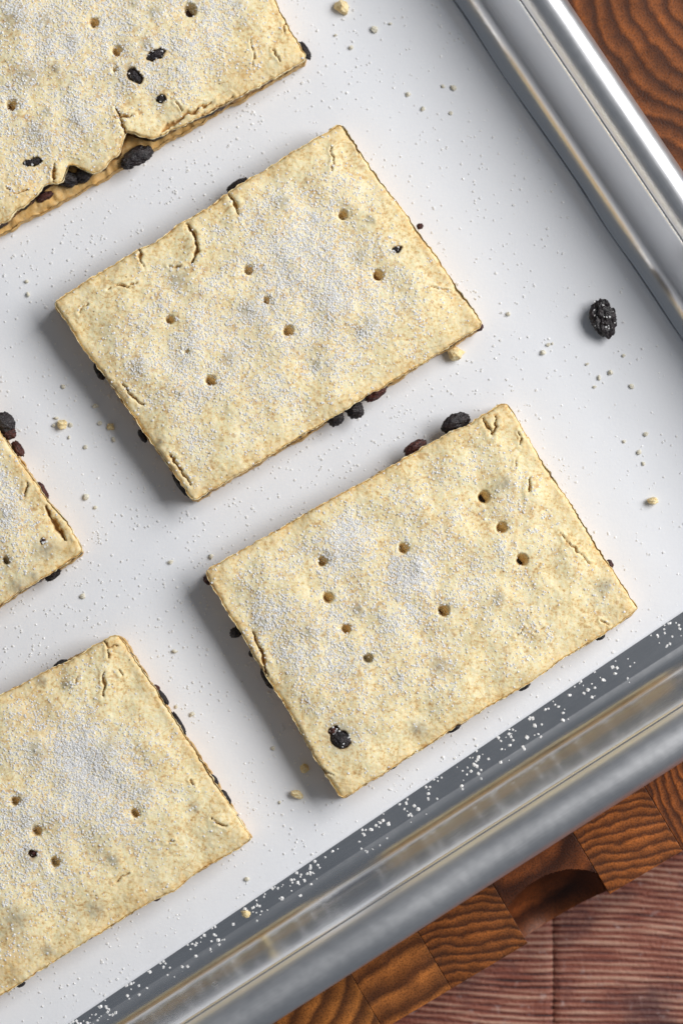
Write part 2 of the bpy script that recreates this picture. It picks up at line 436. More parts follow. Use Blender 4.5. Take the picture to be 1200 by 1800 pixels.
# ------------------------------------------------------------------ tray
Z_IN = -3.0; SHEET = 5.0
R_a, R_b = at(770, 0, 0), at(1176, 605, 0)                  # foot of the right wall
B_a, B_b = at(450, 1612, 0), at(1065, 1219, 0)              # foot of the near wall
UT = (B_b - B_a) / np.linalg.norm(B_b - B_a); VT = (R_a - R_b) / np.linalg.norm(R_a - R_b)
A2 = np.array([UT, -VT]).T
s = np.linalg.solve(A2, R_b - B_b); CORNER = B_b + UT * s[0]
LU, LV = 2150.0, 1680.0
tray = empty('baking_tray', (CORNER[0] - UT[0] * LU / 2 + VT[0] * LV / 2, CORNER[1] - UT[1] * LU / 2 + VT[1] * LV / 2, Z_IN - SHEET), 'rimmed silver aluminium baking tray with rolled edge on the wooden board', 'baking tray')
TLOC = np.array(tray.location) / P
def tray_strip(name, prof, mat, u_len=LU, v_len=LV):
    """sweep a (out, z) profile round the rounded rectangle"""
    r0 = 95.0; nc = 14
    pts = []     # (base corner, angle) for every station
    cs = [((u_len - r0), r0, -90), ((u_len - r0), (v_len - r0), 0), (r0, (v_len - r0), 90), (r0, r0, 180)]
    stations = []
    for k, (cu, cv, a0) in enumerate(cs):
        for j in range(nc + 1):
            stations.append((cu, cv, math.radians(a0 + 90.0 * j / nc)))
        nu, nv, na = cs[(k + 1) % 4]
        for j in range(1, 60):
            f = j / 60.0
            stations.append((cu + (nu - cu) * f, cv + (nv - cv) * f, math.radians(a0 + 90.0)))
    V = []; T = []; S = []
    run = 0.0; prev = None
    for (cu, cv, a) in stations:
        n2 = np.array([math.cos(a), math.sin(a)])
        wr = max(0.0, n2[0]) ** 2; wb = max(0.0, -n2[1]) ** 2
        p0 = np.array([cu, cv]) + n2 * r0
        if prev is not None: run += np.linalg.norm(p0 - prev)
        prev = p0
        arc = 0.0; lastp = None
        for (d, z) in prof:
            d = d * (1 - 0.19 * wb) if d <= 90 else 90 * (1 - 0.19 * wb) + (d - 90) * (1 + 0.10 * wb - 0.07 * wr)
            q = np.array([cu, cv]) + n2 * (r0 + d)
            w = CORNER - UT * (u_len - q[0]) + VT * q[1]
            t = -UT * math.sin(a) * -1 * -1 + VT * math.cos(a)
            t = UT * (-math.sin(a)) + VT * math.cos(a)
            V.append([w[0] - TLOC[0], w[1] - TLOC[1], z - TLOC[2]]); T.append([t[0], t[1], 0])
            if lastp is not None: arc += math.hypot(d - lastp[0], z - lastp[1])
            lastp = (d, z); S.append([run, arc, 0])
    ns, npf = len(stations), len(prof)
    F = []
    for i in range(ns):
        a = i * npf; b = ((i + 1) % ns) * npf
        for j in range(npf - 1):
            F.append([a + j, b + j, b + j + 1, a + j + 1])
    return mesh_np(name, V, np.array(F)[:, ::-1], mat, tray, attrs={'along': T, 'sheet': S})
# floor sheet
def tray_floor():
    nx, ny = 60, 50
    U, Vv = np.meshgrid(np.linspace(0, LU, nx), np.linspace(0, LV, ny), indexing='ij')
    r0 = 95.0   # round the corners
    cu = np.clip(U, r0, LU - r0); cv = np.clip(Vv, r0, LV - r0)
    du, dv = U - cu, Vv - cv
    L = np.hypot(du, dv); mx = np.maximum(abs(du), abs(dv)); k = np.where(L > 0, mx / np.maximum(L, 1e-6), 1)
    U, Vv = cu + du * k, cv + dv * k
    X = CORNER[0] - UT[0] * (LU - U) + VT[0] * Vv; Y = CORNER[1] - UT[1] * (LU - U) + VT[1] * Vv
    V1 = np.stack([X - TLOC[0], Y - TLOC[1], np.full_like(X, Z_IN - TLOC[2])], -1).reshape(-1, 3)
    V2 = V1.copy(); V2[:, 2] -= SHEET
    F = np.vstack([grid_faces(nx, ny), grid_faces(nx, ny, nx * ny)[:, ::-1]])
    return mesh_np('tray_floor', np.vstack([V1, V2]), F, M_FLOOR, tray,
                   attrs={'sheet': np.tile(np.stack([U, Vv, 0 * U], -1).reshape(-1, 3), (2, 1))})
tray_floor()
# wall: fillet, slope, small shoulder; then back down the outside
FR = 60.0
flare = math.radians(70)
inner = [(0.0, Z_IN), (1.0, Z_IN)]
for k in range(1, 11):
    a = flare * k / 10
    inner.append((1.0 + FR * math.sin(a), Z_IN + FR * (1 - math.cos(a))))
d1, z1 = inner[-1]
WALL_TOP = 148.0
for k in range(1, 8):
    f = k / 7.0
    inner.append((d1 + (WALL_TOP - z1) * f / math.tan(flare) , z1 + (WALL_TOP - z1) * f))
dt = inner[-1][0]
outer = [(d + SHEET * (0.97 if z > 25 else 0.5), z - SHEET * (0.2 if z > 25 else 0.85)) for d, z in inner[::-1]]
outer[-1] = (0.0, Z_IN - SHEET)
tray_strip('wall', inner + outer, M_METAL)
# rolled rim
RB = 37.0
cxr, czr = dt + RB * math.cos(math.radians(17)) - 1.0, WALL_TOP - RB * math.sin(math.radians(17))
rim = []
for k in range(0, 33):
    a = math.radians(163 - k * (163 + 120) / 32)
    rim.append((cxr + RB * math.cos(a), czr + RB * math.sin(a)))
rim += [(cxr - 22, czr - 20), (dt + 8, WALL_TOP - 12), (dt + 2.0, WALL_TOP - 6)]
tray_strip('rim', rim, M_RIM)

# ------------------------------------------------------------------ parchment
def parchment():
    # near edge and right edge measured; the rest runs out of the picture to the left and top
    a, b = at(120, 1800), at(1200, 1075)
    un = (b - a) / np.linalg.norm(b - a)
    c, d = at(796, 0, 3), at(1204, 605, 3)
    vn = (c - d) / np.linalg.norm(c - d)
    st = np.linalg.solve(np.array([un, -vn]).T, d - b); K = b + un * st[0]
    nu, nv = 240, 190
    S = np.concatenate([np.linspace(0, 30, 16), np.linspace(30, 1950, nu - 16)[1:], ]); T = np.linspace(0, 1560, nv)
    S, T = np.meshgrid(S, T, indexing='ij')
    edge = 2.0 * perlin(T / 150.0, S * 0, 3)
    lift = 6.0 * smooth(24, 0, S) * (0.8 + 0.5 * perlin(T / 120.0, S * 0, 8))
    X = K[0] - un[0] * (S - edge + 1) + vn[0] * T; Y = K[1] - un[1] * (S - edge + 1) + vn[1] * T
    Z = 0.2 + lift + 0.8 * (fbm(X, Y, 300, 2, 5) + 0.5)
    Z = np.maximum(Z, -1.5)
    V1 = np.stack([X, Y, Z], -1).reshape(-1, 3); V2 = V1 - [0, 0, 0.9]
    n0, n1 = S.shape
    F1 = grid_faces(n0, n1)[:, ::-1]; F2 = grid_faces(n0, n1, n0 * n1)
    idx = np.arange(n0 * n1).reshape(n0, n1)
    loop = np.concatenate([idx[:, 0], idx[-1, 1:], idx[-2::-1, -1], idx[0, -2:0:-1]])
    m = n0 * n1; lp = np.roll(loop, -1)
    Sd = np.stack([loop, lp, lp + m, loop + m], -1)
    o = mesh_np('parchment_sheet', np.vstack([V1, V2]), np.vstack([F1, F2, Sd]), M_PAPER)
    tag(o, 'white parchment paper sheet lining the tray beneath the biscuits', 'parchment')
parchment()

# ------------------------------------------------------------------ currants
def currant_mesh(seed, sub=4, squash=(1, 1, 1)):
    bm = bmesh.new(); bmesh.ops.create_icosphere(bm, subdivisions=sub, radius=1.0)
    o = Vector((seed * 3.7, -seed * 1.9, seed * 0.77))
    for v in bm.verts:
        p = v.co.copy()
        n1 = mnoise.noise(p * 1.1 + o); n2 = 1 - abs(mnoise.noise(p * 2.4 + o * 2)) * 2; n3 = 1 - abs(mnoise.noise(p * 4.2 + o)) * 2; n4 = mnoise.noise(p * 9.0 - o)
        r = 1 + 0.22 * n1 + 0.26 * (n2 - 0.5) + 0.07 * (n3 - 0.5) + 0.02 * n4
        v.co = p * r
    me = bpy.data.meshes.new('currant'); bm.to_mesh(me); bm.free()
    me.polygons.foreach_set('use_smooth', np.full(len(me.polygons), True)); me.update()
    return me
CUR = []
for k in range(5):
    a = currant_mesh(k + 1, 4); a.materials.append(M_BLACK); b = a.copy(); b.materials.clear(); b.materials.append(M_RED)
    CUR.append((a, b))
def add_currant(parent, wx, wy, z, rx, ry, rz, ang, red=False, name='currant', origin=(0, 0, 0)):
    me = random.choice(CUR)[1 if red else 0]
    o = bpy.data.objects.new(name, me); COL.objects.link(o); o.parent = parent
    o.location = ((wx - origin[0]) * P, (wy - origin[1]) * P, (z - origin[2]) * P)
    o.scale = (rx * P, ry * P, rz * P); o.rotation_euler = (random.uniform(-.2, .2), random.uniform(-.2, .2), math.radians(ang))
    return o

def grains(name, pts, size, parent=None, lo=0.55, hi=1.4, flat=0.42, loc=None, seed=1, mat=None):
    """many little cuboid crystals in one mesh; pts (n,3) is where each one touches"""
    g = np.random.default_rng(seed); n = len(pts)
    cube = np.array([[x, y, z] for x in (-.5, .5) for y in (-.5, .5) for z in (-.5, .5)])
    yaw = g.uniform(0, np.pi, n); q = np.column_stack([np.cos(yaw), g.normal(0, .28, n), g.normal(0, .28, n), np.sin(yaw)]); q /= np.linalg.norm(q, axis=1, keepdims=True)
    w, x, y, z = q.T
    Rm = np.stack([1 - 2 * (y * y + z * z), 2 * (x * y - z * w), 2 * (x * z + y * w), 2 * (x * y + z * w), 1 - 2 * (x * x + z * z), 2 * (y * z - x * w),
                   2 * (x * z - y * w), 2 * (y * z + x * w), 1 - 2 * (x * x + y * y)], -1).reshape(n, 3, 3)
    s = size * g.uniform(lo, hi, (n, 1)) * g.uniform(0.75, 1.25, (n, 3))
    c = cube[None] * s[:, None, :] * g.uniform(0.75, 1.1, (n, 8, 1))
    c = np.einsum('nij,nkj->nki', Rm, c)
    c[:, :, 2] *= flat
    c += np.asarray(pts)[:, None, :]
    c[:, :, 2] += 0.15 * s.mean(1)[:, None]
    f = np.array([[0, 1, 3, 2], [4, 6, 7, 5], [0, 4, 5, 1], [2, 3, 7, 6], [0, 2, 6, 4], [1, 5, 7, 3]])
    F = (np.arange(n) * 8)[:, None, None] + f[None]
    return mesh_np(name, c.reshape(-1, 3), F.reshape(-1, 4), mat or M_SUGAR, parent, loc=loc, smooth_shade=False)

# ------------------------------------------------------------------ biscuits
ZT = 75.0
def seg_dist(X, Y, pts):
    best = np.full(X.shape, 1e9); par = np.zeros(X.shape)
    L = sum(np.linalg.norm(pts[k + 1] - pts[k]) for k in range(len(pts) - 1)); run = 0
    for k in range(len(pts) - 1):
        a, b = pts[k], pts[k + 1]; ab = b - a; l = np.linalg.norm(ab)
        t = np.clip(((X - a[0]) * ab[0] + (Y - a[1]) * ab[1]) / (l * l), 0, 1)
        d = np.hypot(X - a[0] - t * ab[0], Y - a[1] - t * ab[1])
        m = d < best; best = np.where(m, d, best); par = np.where(m, (run + t * l) / L, par); run += l
    return best, par
def outline(C, u, v, wob, seed, bumps=()):
    """bilinear patch with a wavering border; returns X, Y, distance to the border"""
    TL, TR, BR, BL = C
    Wd = (np.linalg.norm(TR - TL) + np.linalg.norm(BR - BL)) / 2; Hd = (np.linalg.norm(BL - TL) + np.linalg.norm(BR - TR)) / 2
    eu = (TR - TL) / np.linalg.norm(TR - TL); ev = (BL - TL) / np.linalg.norm(BL - TL)
    r = 9.0
    a = u * Wd; b = v * Hd
    ca = np.clip(a, r, Wd - r); cb = np.clip(b, r, Hd - r)
    da, db = a - ca, b - cb; L = np.hypot(da, db); mx = np.maximum(abs(da), abs(db))
    k = np.where(L > 1e-6, mx / np.maximum(L, 1e-6), 1)
    u = (ca + da * k) / Wd; v = (cb + db * k) / Hd
    X = (1 - u) * (1 - v) * TL[0] + u * (1 - v) * TR[0] + u * v * BR[0] + (1 - u) * v * BL[0]
    Y = (1 - u) * (1 - v) * TL[1] + u * (1 - v) * TR[1] + u * v * BR[1] + (1 - u) * v * BL[1]
    e = np.minimum(np.minimum(u, 1 - u) * Wd, np.minimum(v, 1 - v) * Hd)
    def off(t, sd):
        return wob * (2.6 * perlin(t / 90.0, t * 0 + sd, seed) + 1.6 * perlin(t / 26.0, t * 0 + sd, seed + 1) + 1.5 * perlin(t / 8.0, t * 0 + sd, seed + 2))
    fall = 45.0
    du = -off(b, .3) * np.clip(1 - a / fall, 0, 1) + off(b, 1.3) * np.clip(1 - (Wd - a) / fall, 0, 1)
    dv = -off(a, 2.3) * np.clip(1 - b / fall, 0, 1) + off(a, 3.3) * np.clip(1 - (Hd - b) / fall, 0, 1)
    for side, p, amt, sg in bumps:      # local bulge (+) or bite (-) of one side
        if side in 'lr':
            g = amt * np.exp(-((b - p * Hd) / sg) ** 2)
            du = du + (-g * np.clip(1 - a / 60, 0, 1) if side == 'l' else g * np.clip(1 - (Wd - a) / 60, 0, 1))
        else:
            g = amt * np.exp(-((a - p * Wd) / sg) ** 2)
            dv = dv + (-g * np.clip(1 - b / 60, 0, 1) if side == 't' else g * np.clip(1 - (Hd - b) / 60, 0, 1))
    X = X + eu[0] * du + ev[0] * dv; Y = Y + eu[1] * du + ev[1] * dv
    return X, Y, e, Wd, Hd
def skirt(V, F, nx, ny, zs, ins, seed, amp):
    """side walls below the border of a grid, rough and crumbly"""
    idx = np.arange(nx * ny).reshape(nx, ny)
    loop = np.concatenate([idx[:, 0], idx[-1, 1:], idx[-2::-1, -1], idx[0, -2:0:-1]])
    base = V[loop]; c = V[:, :2].mean(0); m = len(loop)
    tg = np.roll(base, -3, 0)[:, :2] - np.roll(base, 3, 0)[:, :2]; nr = np.stack([tg[:, 1], -tg[:, 0]], -1)
    nr /= np.maximum(np.linalg.norm(nr, axis=1, keepdims=True), 1e-6)
    if ((base[:, :2] - c) * nr).sum() < 0: nr = -nr
    arc = np.arange(m) * 2.0
    Vs = [V]; Fs = [F]; prev = loop; n = len(V)
    for q, (z, i) in enumerate(zip(zs, ins)):
        o = i + amp * (perlin(arc / 16.0, arc * 0 + z * 0.11, seed + 4) + 0.7 * perlin(arc / 6.0, arc * 0 + z * 0.3, seed + 5))
        if q == len(zs) - 1: o = o * 0 + ins[-1]
        ring = np.column_stack([base[:, :2] + nr * o[:, None], np.full(m, z)])
        Vs.append(ring); cur = n + np.arange(m)
        Fs.append(np.stack([prev, cur, np.roll(cur, -1), np.roll(prev, -1)], -1)); prev = cur; n += m
    return np.vstack(Vs), np.vstack(Fs)

def biscuit(corners, label, seed, holes=(), embed=(), cracks=(), sugar=(), sugar_base=0.4, shown=(), side=(), bumps=(), low_bumps=(), n_sugar=13000, wave=1.0, bare=(), brown=()):
    C = [at(x, y, ZT) for x, y in corners]
    cen = sum(C) / 4.0
    root = empty('fruit_biscuit', (cen[0], cen[1], 1.2), label, 'biscuit', 'currant biscuits set out on the parchment')
    O = np.array([cen[0], cen[1], 1.2])
    TL, TR, BR, BL = C
    Wd = np.linalg.norm(TR - TL); Hd = np.linalg.norm(BL - TL)
    nx, ny = int(Wd / 1.9), int(Hd / 1.9)
    u, v = np.meshgrid(np.linspace(0, 1, nx), np.linspace(0, 1, ny), indexing='ij')
    X, Y, e, Wd, Hd = outline(C, u, v, 1.0, seed, bumps)
    # ---- rolled top
    Z = ZT - 3 + wave * 5.0 * fbm(X, Y, 95, 2, seed + 3) + 0.8 * fbm(X, Y, 26, 2, seed + 4) + 0.5 * fbm(X, Y, 9, 2, seed + 6)
    Z += 0.3 * perlin(X / 4.5, Y / 4.5, seed + 12)
    r = 8.0
    Z -= np.where(e < r, (r - np.sqrt(np.clip(r * r - (r - np.clip(e, 0, r)) ** 2, 0, None))) * 0.8, 0)
    Z -= 6.0 * smooth(75, 0, e)
    crack = np.zeros_like(X); dark = np.zeros_like(X)
    wx = X + 3.2 * fbm(X, Y, 13, 2, seed + 7); wy = Y + 3.2 * fbm(X, Y, 13, 2, seed + 8)
    for (x, y, rad) in embed:
        c = at(x, y, ZT); d2 = ((wx - c[0]) ** 2 + (wy - c[1]) ** 2) / (0.8 * rad * rad)
        Z += 2.8 * np.exp(-d2); dark = np.maximum(dark, 0.95 * np.exp(-1.1 * d2))
    for (x, y, rx, ry, ang, lift, red) in shown:
        c = at(x, y, ZT); a = math.radians(ang); qx = (wx - c[0]) * math.cos(a) + (wy - c[1]) * math.sin(a); qy = -(wx - c[0]) * math.sin(a) + (wy - c[1]) * math.cos(a)
        d = np.sqrt((qx / rx) ** 2 + (qy / ry) ** 2)
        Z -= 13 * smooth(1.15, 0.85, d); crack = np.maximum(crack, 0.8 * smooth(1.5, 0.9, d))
    for cr in cracks:
        pts, w, dep = cr
        pp = [at(x, y, ZT) for x, y in pts]
        d, t = seg_dist(wx, wy, pp)
        ww = w * (0.35 + 0.65 * np.sin(np.pi * np.clip(t, 0.04, 0.96))) * (0.8 + 0.5 * perlin(X / 11.0, Y / 11.0, seed + 9))
        k = smooth(1.15, 0.35, d / np.maximum(ww, 0.5))
        Z -= dep * k; Z += 1.4 * np.exp(-((d - 2.2 * w) / (1.6 * w)) ** 2)
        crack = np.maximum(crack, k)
    S2 = np.array([-0.78, -0.62])
    for (x, y, rad) in holes:
        c = at(x, y, ZT); jx, jy = X + 0.9 * fbm(X, Y, 8, 2, seed + 2) - c[0], Y + 0.9 * fbm(X, Y, 8, 2, seed + 5) - c[1]
        d = np.hypot(jx, jy) / rad; al = np.clip((jx * S2[0] + jy * S2[1]) / rad, -1, 1)
        k = smooth(1.12, 0.62, d)
        Z -= k * 2.6 * rad * (0.38 + 0.62 * smooth(-0.75, 0.35, al)); Z -= 1.6 * smooth(2.4, 1.0, d)
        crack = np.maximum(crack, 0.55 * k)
    Z = np.maximum(Z, 36.0)
    edge = smooth(26, 2, e + 7 * fbm(X, Y, 30, 2, seed + 10)) * 0.6
    for c0 in C:
        edge = np.maximum(edge, 0.9 * np.exp(-((X - c0[0]) ** 2 + (Y - c0[1]) ** 2) / 38.0 ** 2))
    for (x, y, sg) in brown:
        c = at(x, y, ZT); edge = np.maximum(edge, 0.8 * np.exp(-((X - c[0]) ** 2 + (Y - c[1]) ** 2) / sg ** 2))
    # ---- sugar density
    S = np.full_like(X, sugar_base) * (0.75 + 0.9 * np.clip(fbm(X, Y, 60, 3, seed + 11), -0.7, 1))
    for (x, y, sg, am) in sugar:
        c = at(x, y, ZT); S += 0.68 * am * np.exp(-((X - c[0] + 16 * fbm(X, Y, 40, 2, seed)) ** 2 + (Y - c[1] + 16 * fbm(X, Y, 40, 2, seed + 1)) ** 2) / sg ** 2)
    S *= 0.25 + 0.75 * smooth(8, 48, e + 12 * fbm(X, Y, 34, 2, seed + 13))
    for (x, y, sg) in bare:
        c = at(x, y, ZT); S *= 1 - 0.85 * np.exp(-((X - c[0]) ** 2 + (Y - c[1]) ** 2) / sg ** 2)
    S *= 1 - 0.85 * np.clip(crack, 0, 1)
    S = np.clip(S, 0.0, 2.2)
    V = np.stack([X, Y, Z], -1).reshape(-1, 3)
    F = grid_faces(nx, ny)[:, ::-1]
    n0 = len(V)
    V2, F2 = skirt(V, F, nx, ny, [64, 57, 49, 42.5, 42], [1.2, 1.0, 0.0, -2.5, -14], seed, 1.4)
    pad = len(V2) - n0
    mk = lambda a, fill: np.concatenate([a.ravel(), np.full(pad, fill)])
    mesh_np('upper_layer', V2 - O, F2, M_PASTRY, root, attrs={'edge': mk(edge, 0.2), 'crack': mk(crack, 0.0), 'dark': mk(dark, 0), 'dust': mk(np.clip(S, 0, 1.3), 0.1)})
    # ---- lower layer
    nx2, ny2 = int(Wd / 3.2), int(Hd / 3.2)
    u2, v2 = np.meshgrid(np.linspace(0, 1, nx2), np.linspace(0, 1, ny2), indexing='ij')
    lb = [np.asarray(c) for c in C]; cc = cen
    X2, Y2, e2, _, _ = outline(lb, u2, v2, 1.2, seed + 31, low_bumps)
    Zl = 30 + 2.5 * fbm(X2, Y2, 30, 2, seed + 14) + 4.2 * fbm(X2, Y2, 14, 3, seed + 15) - 2.5 * smooth(8, 0, e2)
    Vl = np.stack([X2, Y2, Zl], -1).reshape(-1, 3)
    n0 = len(Vl)
    Vl, Fl = skirt(Vl, grid_faces(nx2, ny2)[:, ::-1], nx2, ny2, [24, 16, 8, 1.2, 1.2], [1.0, 1.5, 0.8, -2.0, -10], seed + 2, 1.3)
    one = np.ones(len(Vl))
    mesh_np('lower_layer', Vl - O, Fl, M_PASTRY, root, attrs={'edge': one * 1.3, 'crack': one * 0.7, 'dark': one * 0, 'dust': one * 0})
    # ---- dark fruit layer between the two
    X3, Y3, e3, _, _ = outline(C, u2, v2, 1.0, seed + 1, [b for b in bumps if b[2] < 0])
    k = 1 - 4.0 / Wd * 2
    X3 = cen[0] + (X3 - cen[0]) * k; Y3 = cen[1] + (Y3 - cen[1]) * k
    Vf = np.stack([X3, Y3, np.full_like(X3, 44.0)], -1).reshape(-1, 3)
    Vf, Ff = skirt(Vf, grid_faces(nx2, ny2)[:, ::-1], nx2, ny2, [41, 35, 29, 27], [1.0, 2.0, 1.0, -6], seed + 3, 3.0)
    mesh_np('filling', Vf - O, Ff, M_FILL, root)
    # ---- currants
    for (x, y, rx, ry, ang, lift, red) in shown:
        c = at(x, y, ZT)
        add_currant(root, c[0], c[1], ZT - 9 + lift, rx, ry, 8.5, ang, red, origin=O)
    for (x, y, rx, ry, ang, red) in side:
        c = at(x, y, 36); tuck = 5.0 if ry <= 8 else 2.5
        c = c + (cen - c) / np.linalg.norm(cen - c) * tuck
        add_currant(root, c[0], c[1], 25.0 + min(ry, 11), rx, ry, min(max(ry, 6), 11), ang, red, origin=O)
    # ---- sugar crystals stuck to the top
    g = np.random.default_rng(seed + 100)
    Xr = X.ravel(); Yr = Y.ravel()
    pr = (S ** 1.4).ravel()
    vis = (Xr > -720) & (Xr < 720) & (Yr > -1020) & (Yr < 1020)
    area = vis.mean()
    pr = pr * vis; tot = pr.sum()
    n = int(n_sugar * 0.88 * area)
    pick = g.choice(len(pr), n, p=pr / tot)
    pts = V[:n0 if False else len(Xr)][pick].copy()
    pts[:, :2] += g.uniform(-1, 1, (n, 2))
    for (x, y, rx, ry, ang, lift, red) in shown:      # a few crystals on the bared currants too
        c = at(x, y, ZT); k = 10
        pts = np.vstack([pts, np.column_stack([c[0] + g.normal(0, rx * .4, k), c[1] + g.normal(0, ry * .4, k), np.full(k, ZT - 3.0 + lift)])])
    o = grains('sugar', pts - O, 2.15, root, seed=seed); o['kind'] = 'stuff'
    return root

biscuit([(92, 530), (597, 215), (850, 570), (340, 880)], 'whole middle biscuit with a curved crack and three currants poking from its lower edge', 11,
    holes=[(602, 376, 9), (436, 473, 9), (298, 561, 8), (664, 482, 10), (468, 527, 7), (506, 580, 10), (370, 668, 10), (328, 618, 4)],
    embed=[(655, 385, 9), (632, 450, 16), (697, 438, 10), (245, 645, 18), (405, 625, 16), (440, 545, 20), (315, 490, 18), (655, 568, 16), (640, 582, 10), (320, 690, 9), (500, 355, 14), (285, 775, 8), (560, 640, 10)],
    cracks=[([(326, 392), (342, 412), (347, 440), (336, 462)], 4.5, 16), ([(243, 432), (246, 452), (252, 471)], 2.6, 9), ([(188, 508), (208, 501), (224, 503), (240, 496)], 2.4, 8),
            ([(140, 548), (153, 533)], 2.0, 6), ([(404, 340), (414, 358), (419, 374)], 4.0, 13), ([(582, 258), (585, 285), (581, 302)], 1.8, 6), ([(214, 672), (232, 698), (252, 712)], 2.4, 8),
            ([(300, 800), (318, 828), (336, 852)], 3.2, 10), ([(296, 468), (318, 468)], 2, 7), ([(758, 505), (790, 508)], 1.6, 5), ([(625, 250), (628, 270)], 1.8, 6)],
    sugar=[(525, 440, 80, 1.1), (400, 580, 95, 0.55), (620, 520, 80, 0.45), (300, 640, 60, 0.4), (560, 560, 60, 0.4)], sugar_base=0.5,
    bare=[(150, 545, 75), (290, 420, 60), (590, 250, 55), (800, 590, 50), (740, 430, 45)],
    shown=[(697, 438, 6, 5, 20, 0, False)],
    side=[(417, 320, 20, 8, 31, False), (742, 394, 6, 5, 10, True), (846, 574, 8, 7, 0, True), (661, 692, 23, 10, 31, True), (625, 722, 15, 15, 40, False), (591, 737, 15, 12, 50, False),
          (170, 655, 16, 7, -60, False), (247, 770, 12, 6, -58, False), (316, 856, 26, 6, -56, False), (384, 853, 7, 5, 30, False)],
    bumps=[('t', 0.35, -7, 40), ('t', 0.55, -3, 30), ('l', 0.2, 2, 40)], n_sugar=12500)

biscuit([(360, 1003), (888, 706), (1122, 1073), (600, 1407)], 'whole biscuit at lower right with a big currant bulging from its top edge', 23,
    holes=[(850, 873, 11), (881, 927, 10), (709, 963, 10), (917, 983, 11), (779, 1073, 11), (576, 1050, 10), (608, 1105, 9), (646, 1157, 9), (566, 986, 9)],
    embed=[(628, 1070, 14), (740, 1000, 12), (775, 1170, 20), (735, 1280, 17), (890, 850, 18), (1065, 1030, 17), (460, 1095, 16), (646, 1160, 12), (585, 975, 12), (880, 1050, 12), (600, 1290, 30), (545, 1110, 14)],
    cracks=[([(870, 733), (872, 748), (863, 764)], 3.4, 12), ([(849, 736), (857, 752), (864, 764)], 3.0, 10), ([(931, 838), (932, 850), (927, 863)], 3.0, 9), ([(908, 806), (905, 822)], 1.8, 5),
            ([(984, 938), (1008, 962), (1037, 990)], 1.9, 6), ([(444, 1112), (458, 1145), (471, 1188)], 4.4, 14), ([(904, 1119), (922, 1105)], 1.6, 5), ([(912, 760), (916, 785)], 2.0, 6),
            ([(940, 1110), (955, 1103)], 1.5, 5), ([(1055, 1090), (1070, 1100)], 1.5, 5), ([(560, 1350), (585, 1365)], 2, 5)],
    sugar=[(605, 945, 42, 1.5), (725, 1010, 46, 1.4), (520, 1130, 90, 0.5), (445, 1085, 45, 0.6), (700, 1130, 90, 0.3)], sugar_base=0.4,
    bare=[(1020, 950, 90), (840, 1230, 80), (880, 760, 60), (600, 1370, 50), (700, 1290, 60), (1000, 1080, 60)],
    shown=[(598, 1300, 17, 14, -30, 1.5, False), (586, 1285, 9, 7, 30, -1, True)],
    side=[(802, 741, 25, 17, 25, False), (730, 785, 21, 11, 32, True), (487, 940, 18, 6, 30, False), (362, 1018, 10, 8, -50, True), (412, 1112, 9, 10, -60, False), (466, 1195, 20, 8, -60, False),
          (1076, 990, 8, 6, -55, True), (800, 1285, 12, 5, 32, False), (925, 1210, 11, 5, 32, False), (1060, 1120, 9, 5, 32, False), (690, 1352, 7, 4, 32, False), (440, 1150, 8, 6, 0, False)],
    bumps=[('t', 0.87, -4, 25), ('b', 0.2, -3, 50), ('b', 0.6, 3, 60), ('l', 0.35, 2, 30)], n_sugar=10500, wave=1.15)

biscuit([(-320, 1390), (207, 1113), (442, 1475), (-64, 1790)], 'lower left biscuit with a thick white drift of sugar on its top', 37,
    holes=[(27, 1408, 9), (64, 1461, 9), (97, 1515, 10), (238, 1429, 9)],
    embed=[(190, 1318, 24), (55, 1505, 18), (75, 1196, 13), (170, 1600, 18), (50, 1445, 16), (255, 1390, 18), (30, 1615, 24), (85, 1670, 14), (65, 1320, 20), (340, 1420, 12), (200, 1510, 12), (120, 1200, 10)],
    cracks=[([(181, 1180), (183, 1205), (180, 1226)], 2.6, 9), ([(184, 1126), (190, 1138), (207, 1134)], 2.4, 8), ([(188, 1140), (189, 1156)], 2, 7), ([(198, 1556), (212, 1545), (227, 1534)], 1.9, 6), ([(372, 1440), (388, 1448), (400, 1450)], 2.6, 8),
            ([(290, 1480), (308, 1478)], 1.6, 5), ([(138, 1190), (130, 1205)], 1.6, 5), ([(210, 1178), (214, 1190)], 1.8, 6), ([(335, 1370), (345, 1388)], 1.5, 5)],
    sugar=[(130, 1325, 58, 1.6), (215, 1375, 60, 0.7), (40, 1470, 70, 0.6), (150, 1440, 80, 0.4)], sugar_base=0.42, brown=[(250, 1590, 40), (20, 1700, 50), (60, 1260, 40)],
    bare=[(220, 1190, 80), (370, 1420, 70), (210, 1560, 60), (110, 1660, 70), (340, 1500, 60)],
    shown=[(58, 1502, 7, 6, 20, -2, True)],
    side=[(108, 1163, 13, 7, 30, False), (58, 1194, 7, 5, 30, False), (278, 1207, 7, 6, -50, True), (290, 1222, 15, 5, -56, False), (318, 1268, 22, 5, -58, False), (382, 1370, 10, 5, -58, False), (402, 1400, 14, 5, -56, False),
          (398, 1489, 17, 6, 32, False), (281, 1577, 11, 8, 45, True), (36, 1735, 8, 5, 30, False)],
    bumps=[('b', 0.72, 5, 30), ('t', 0.85, -3, 40)], n_sugar=12500, wave=1.2)

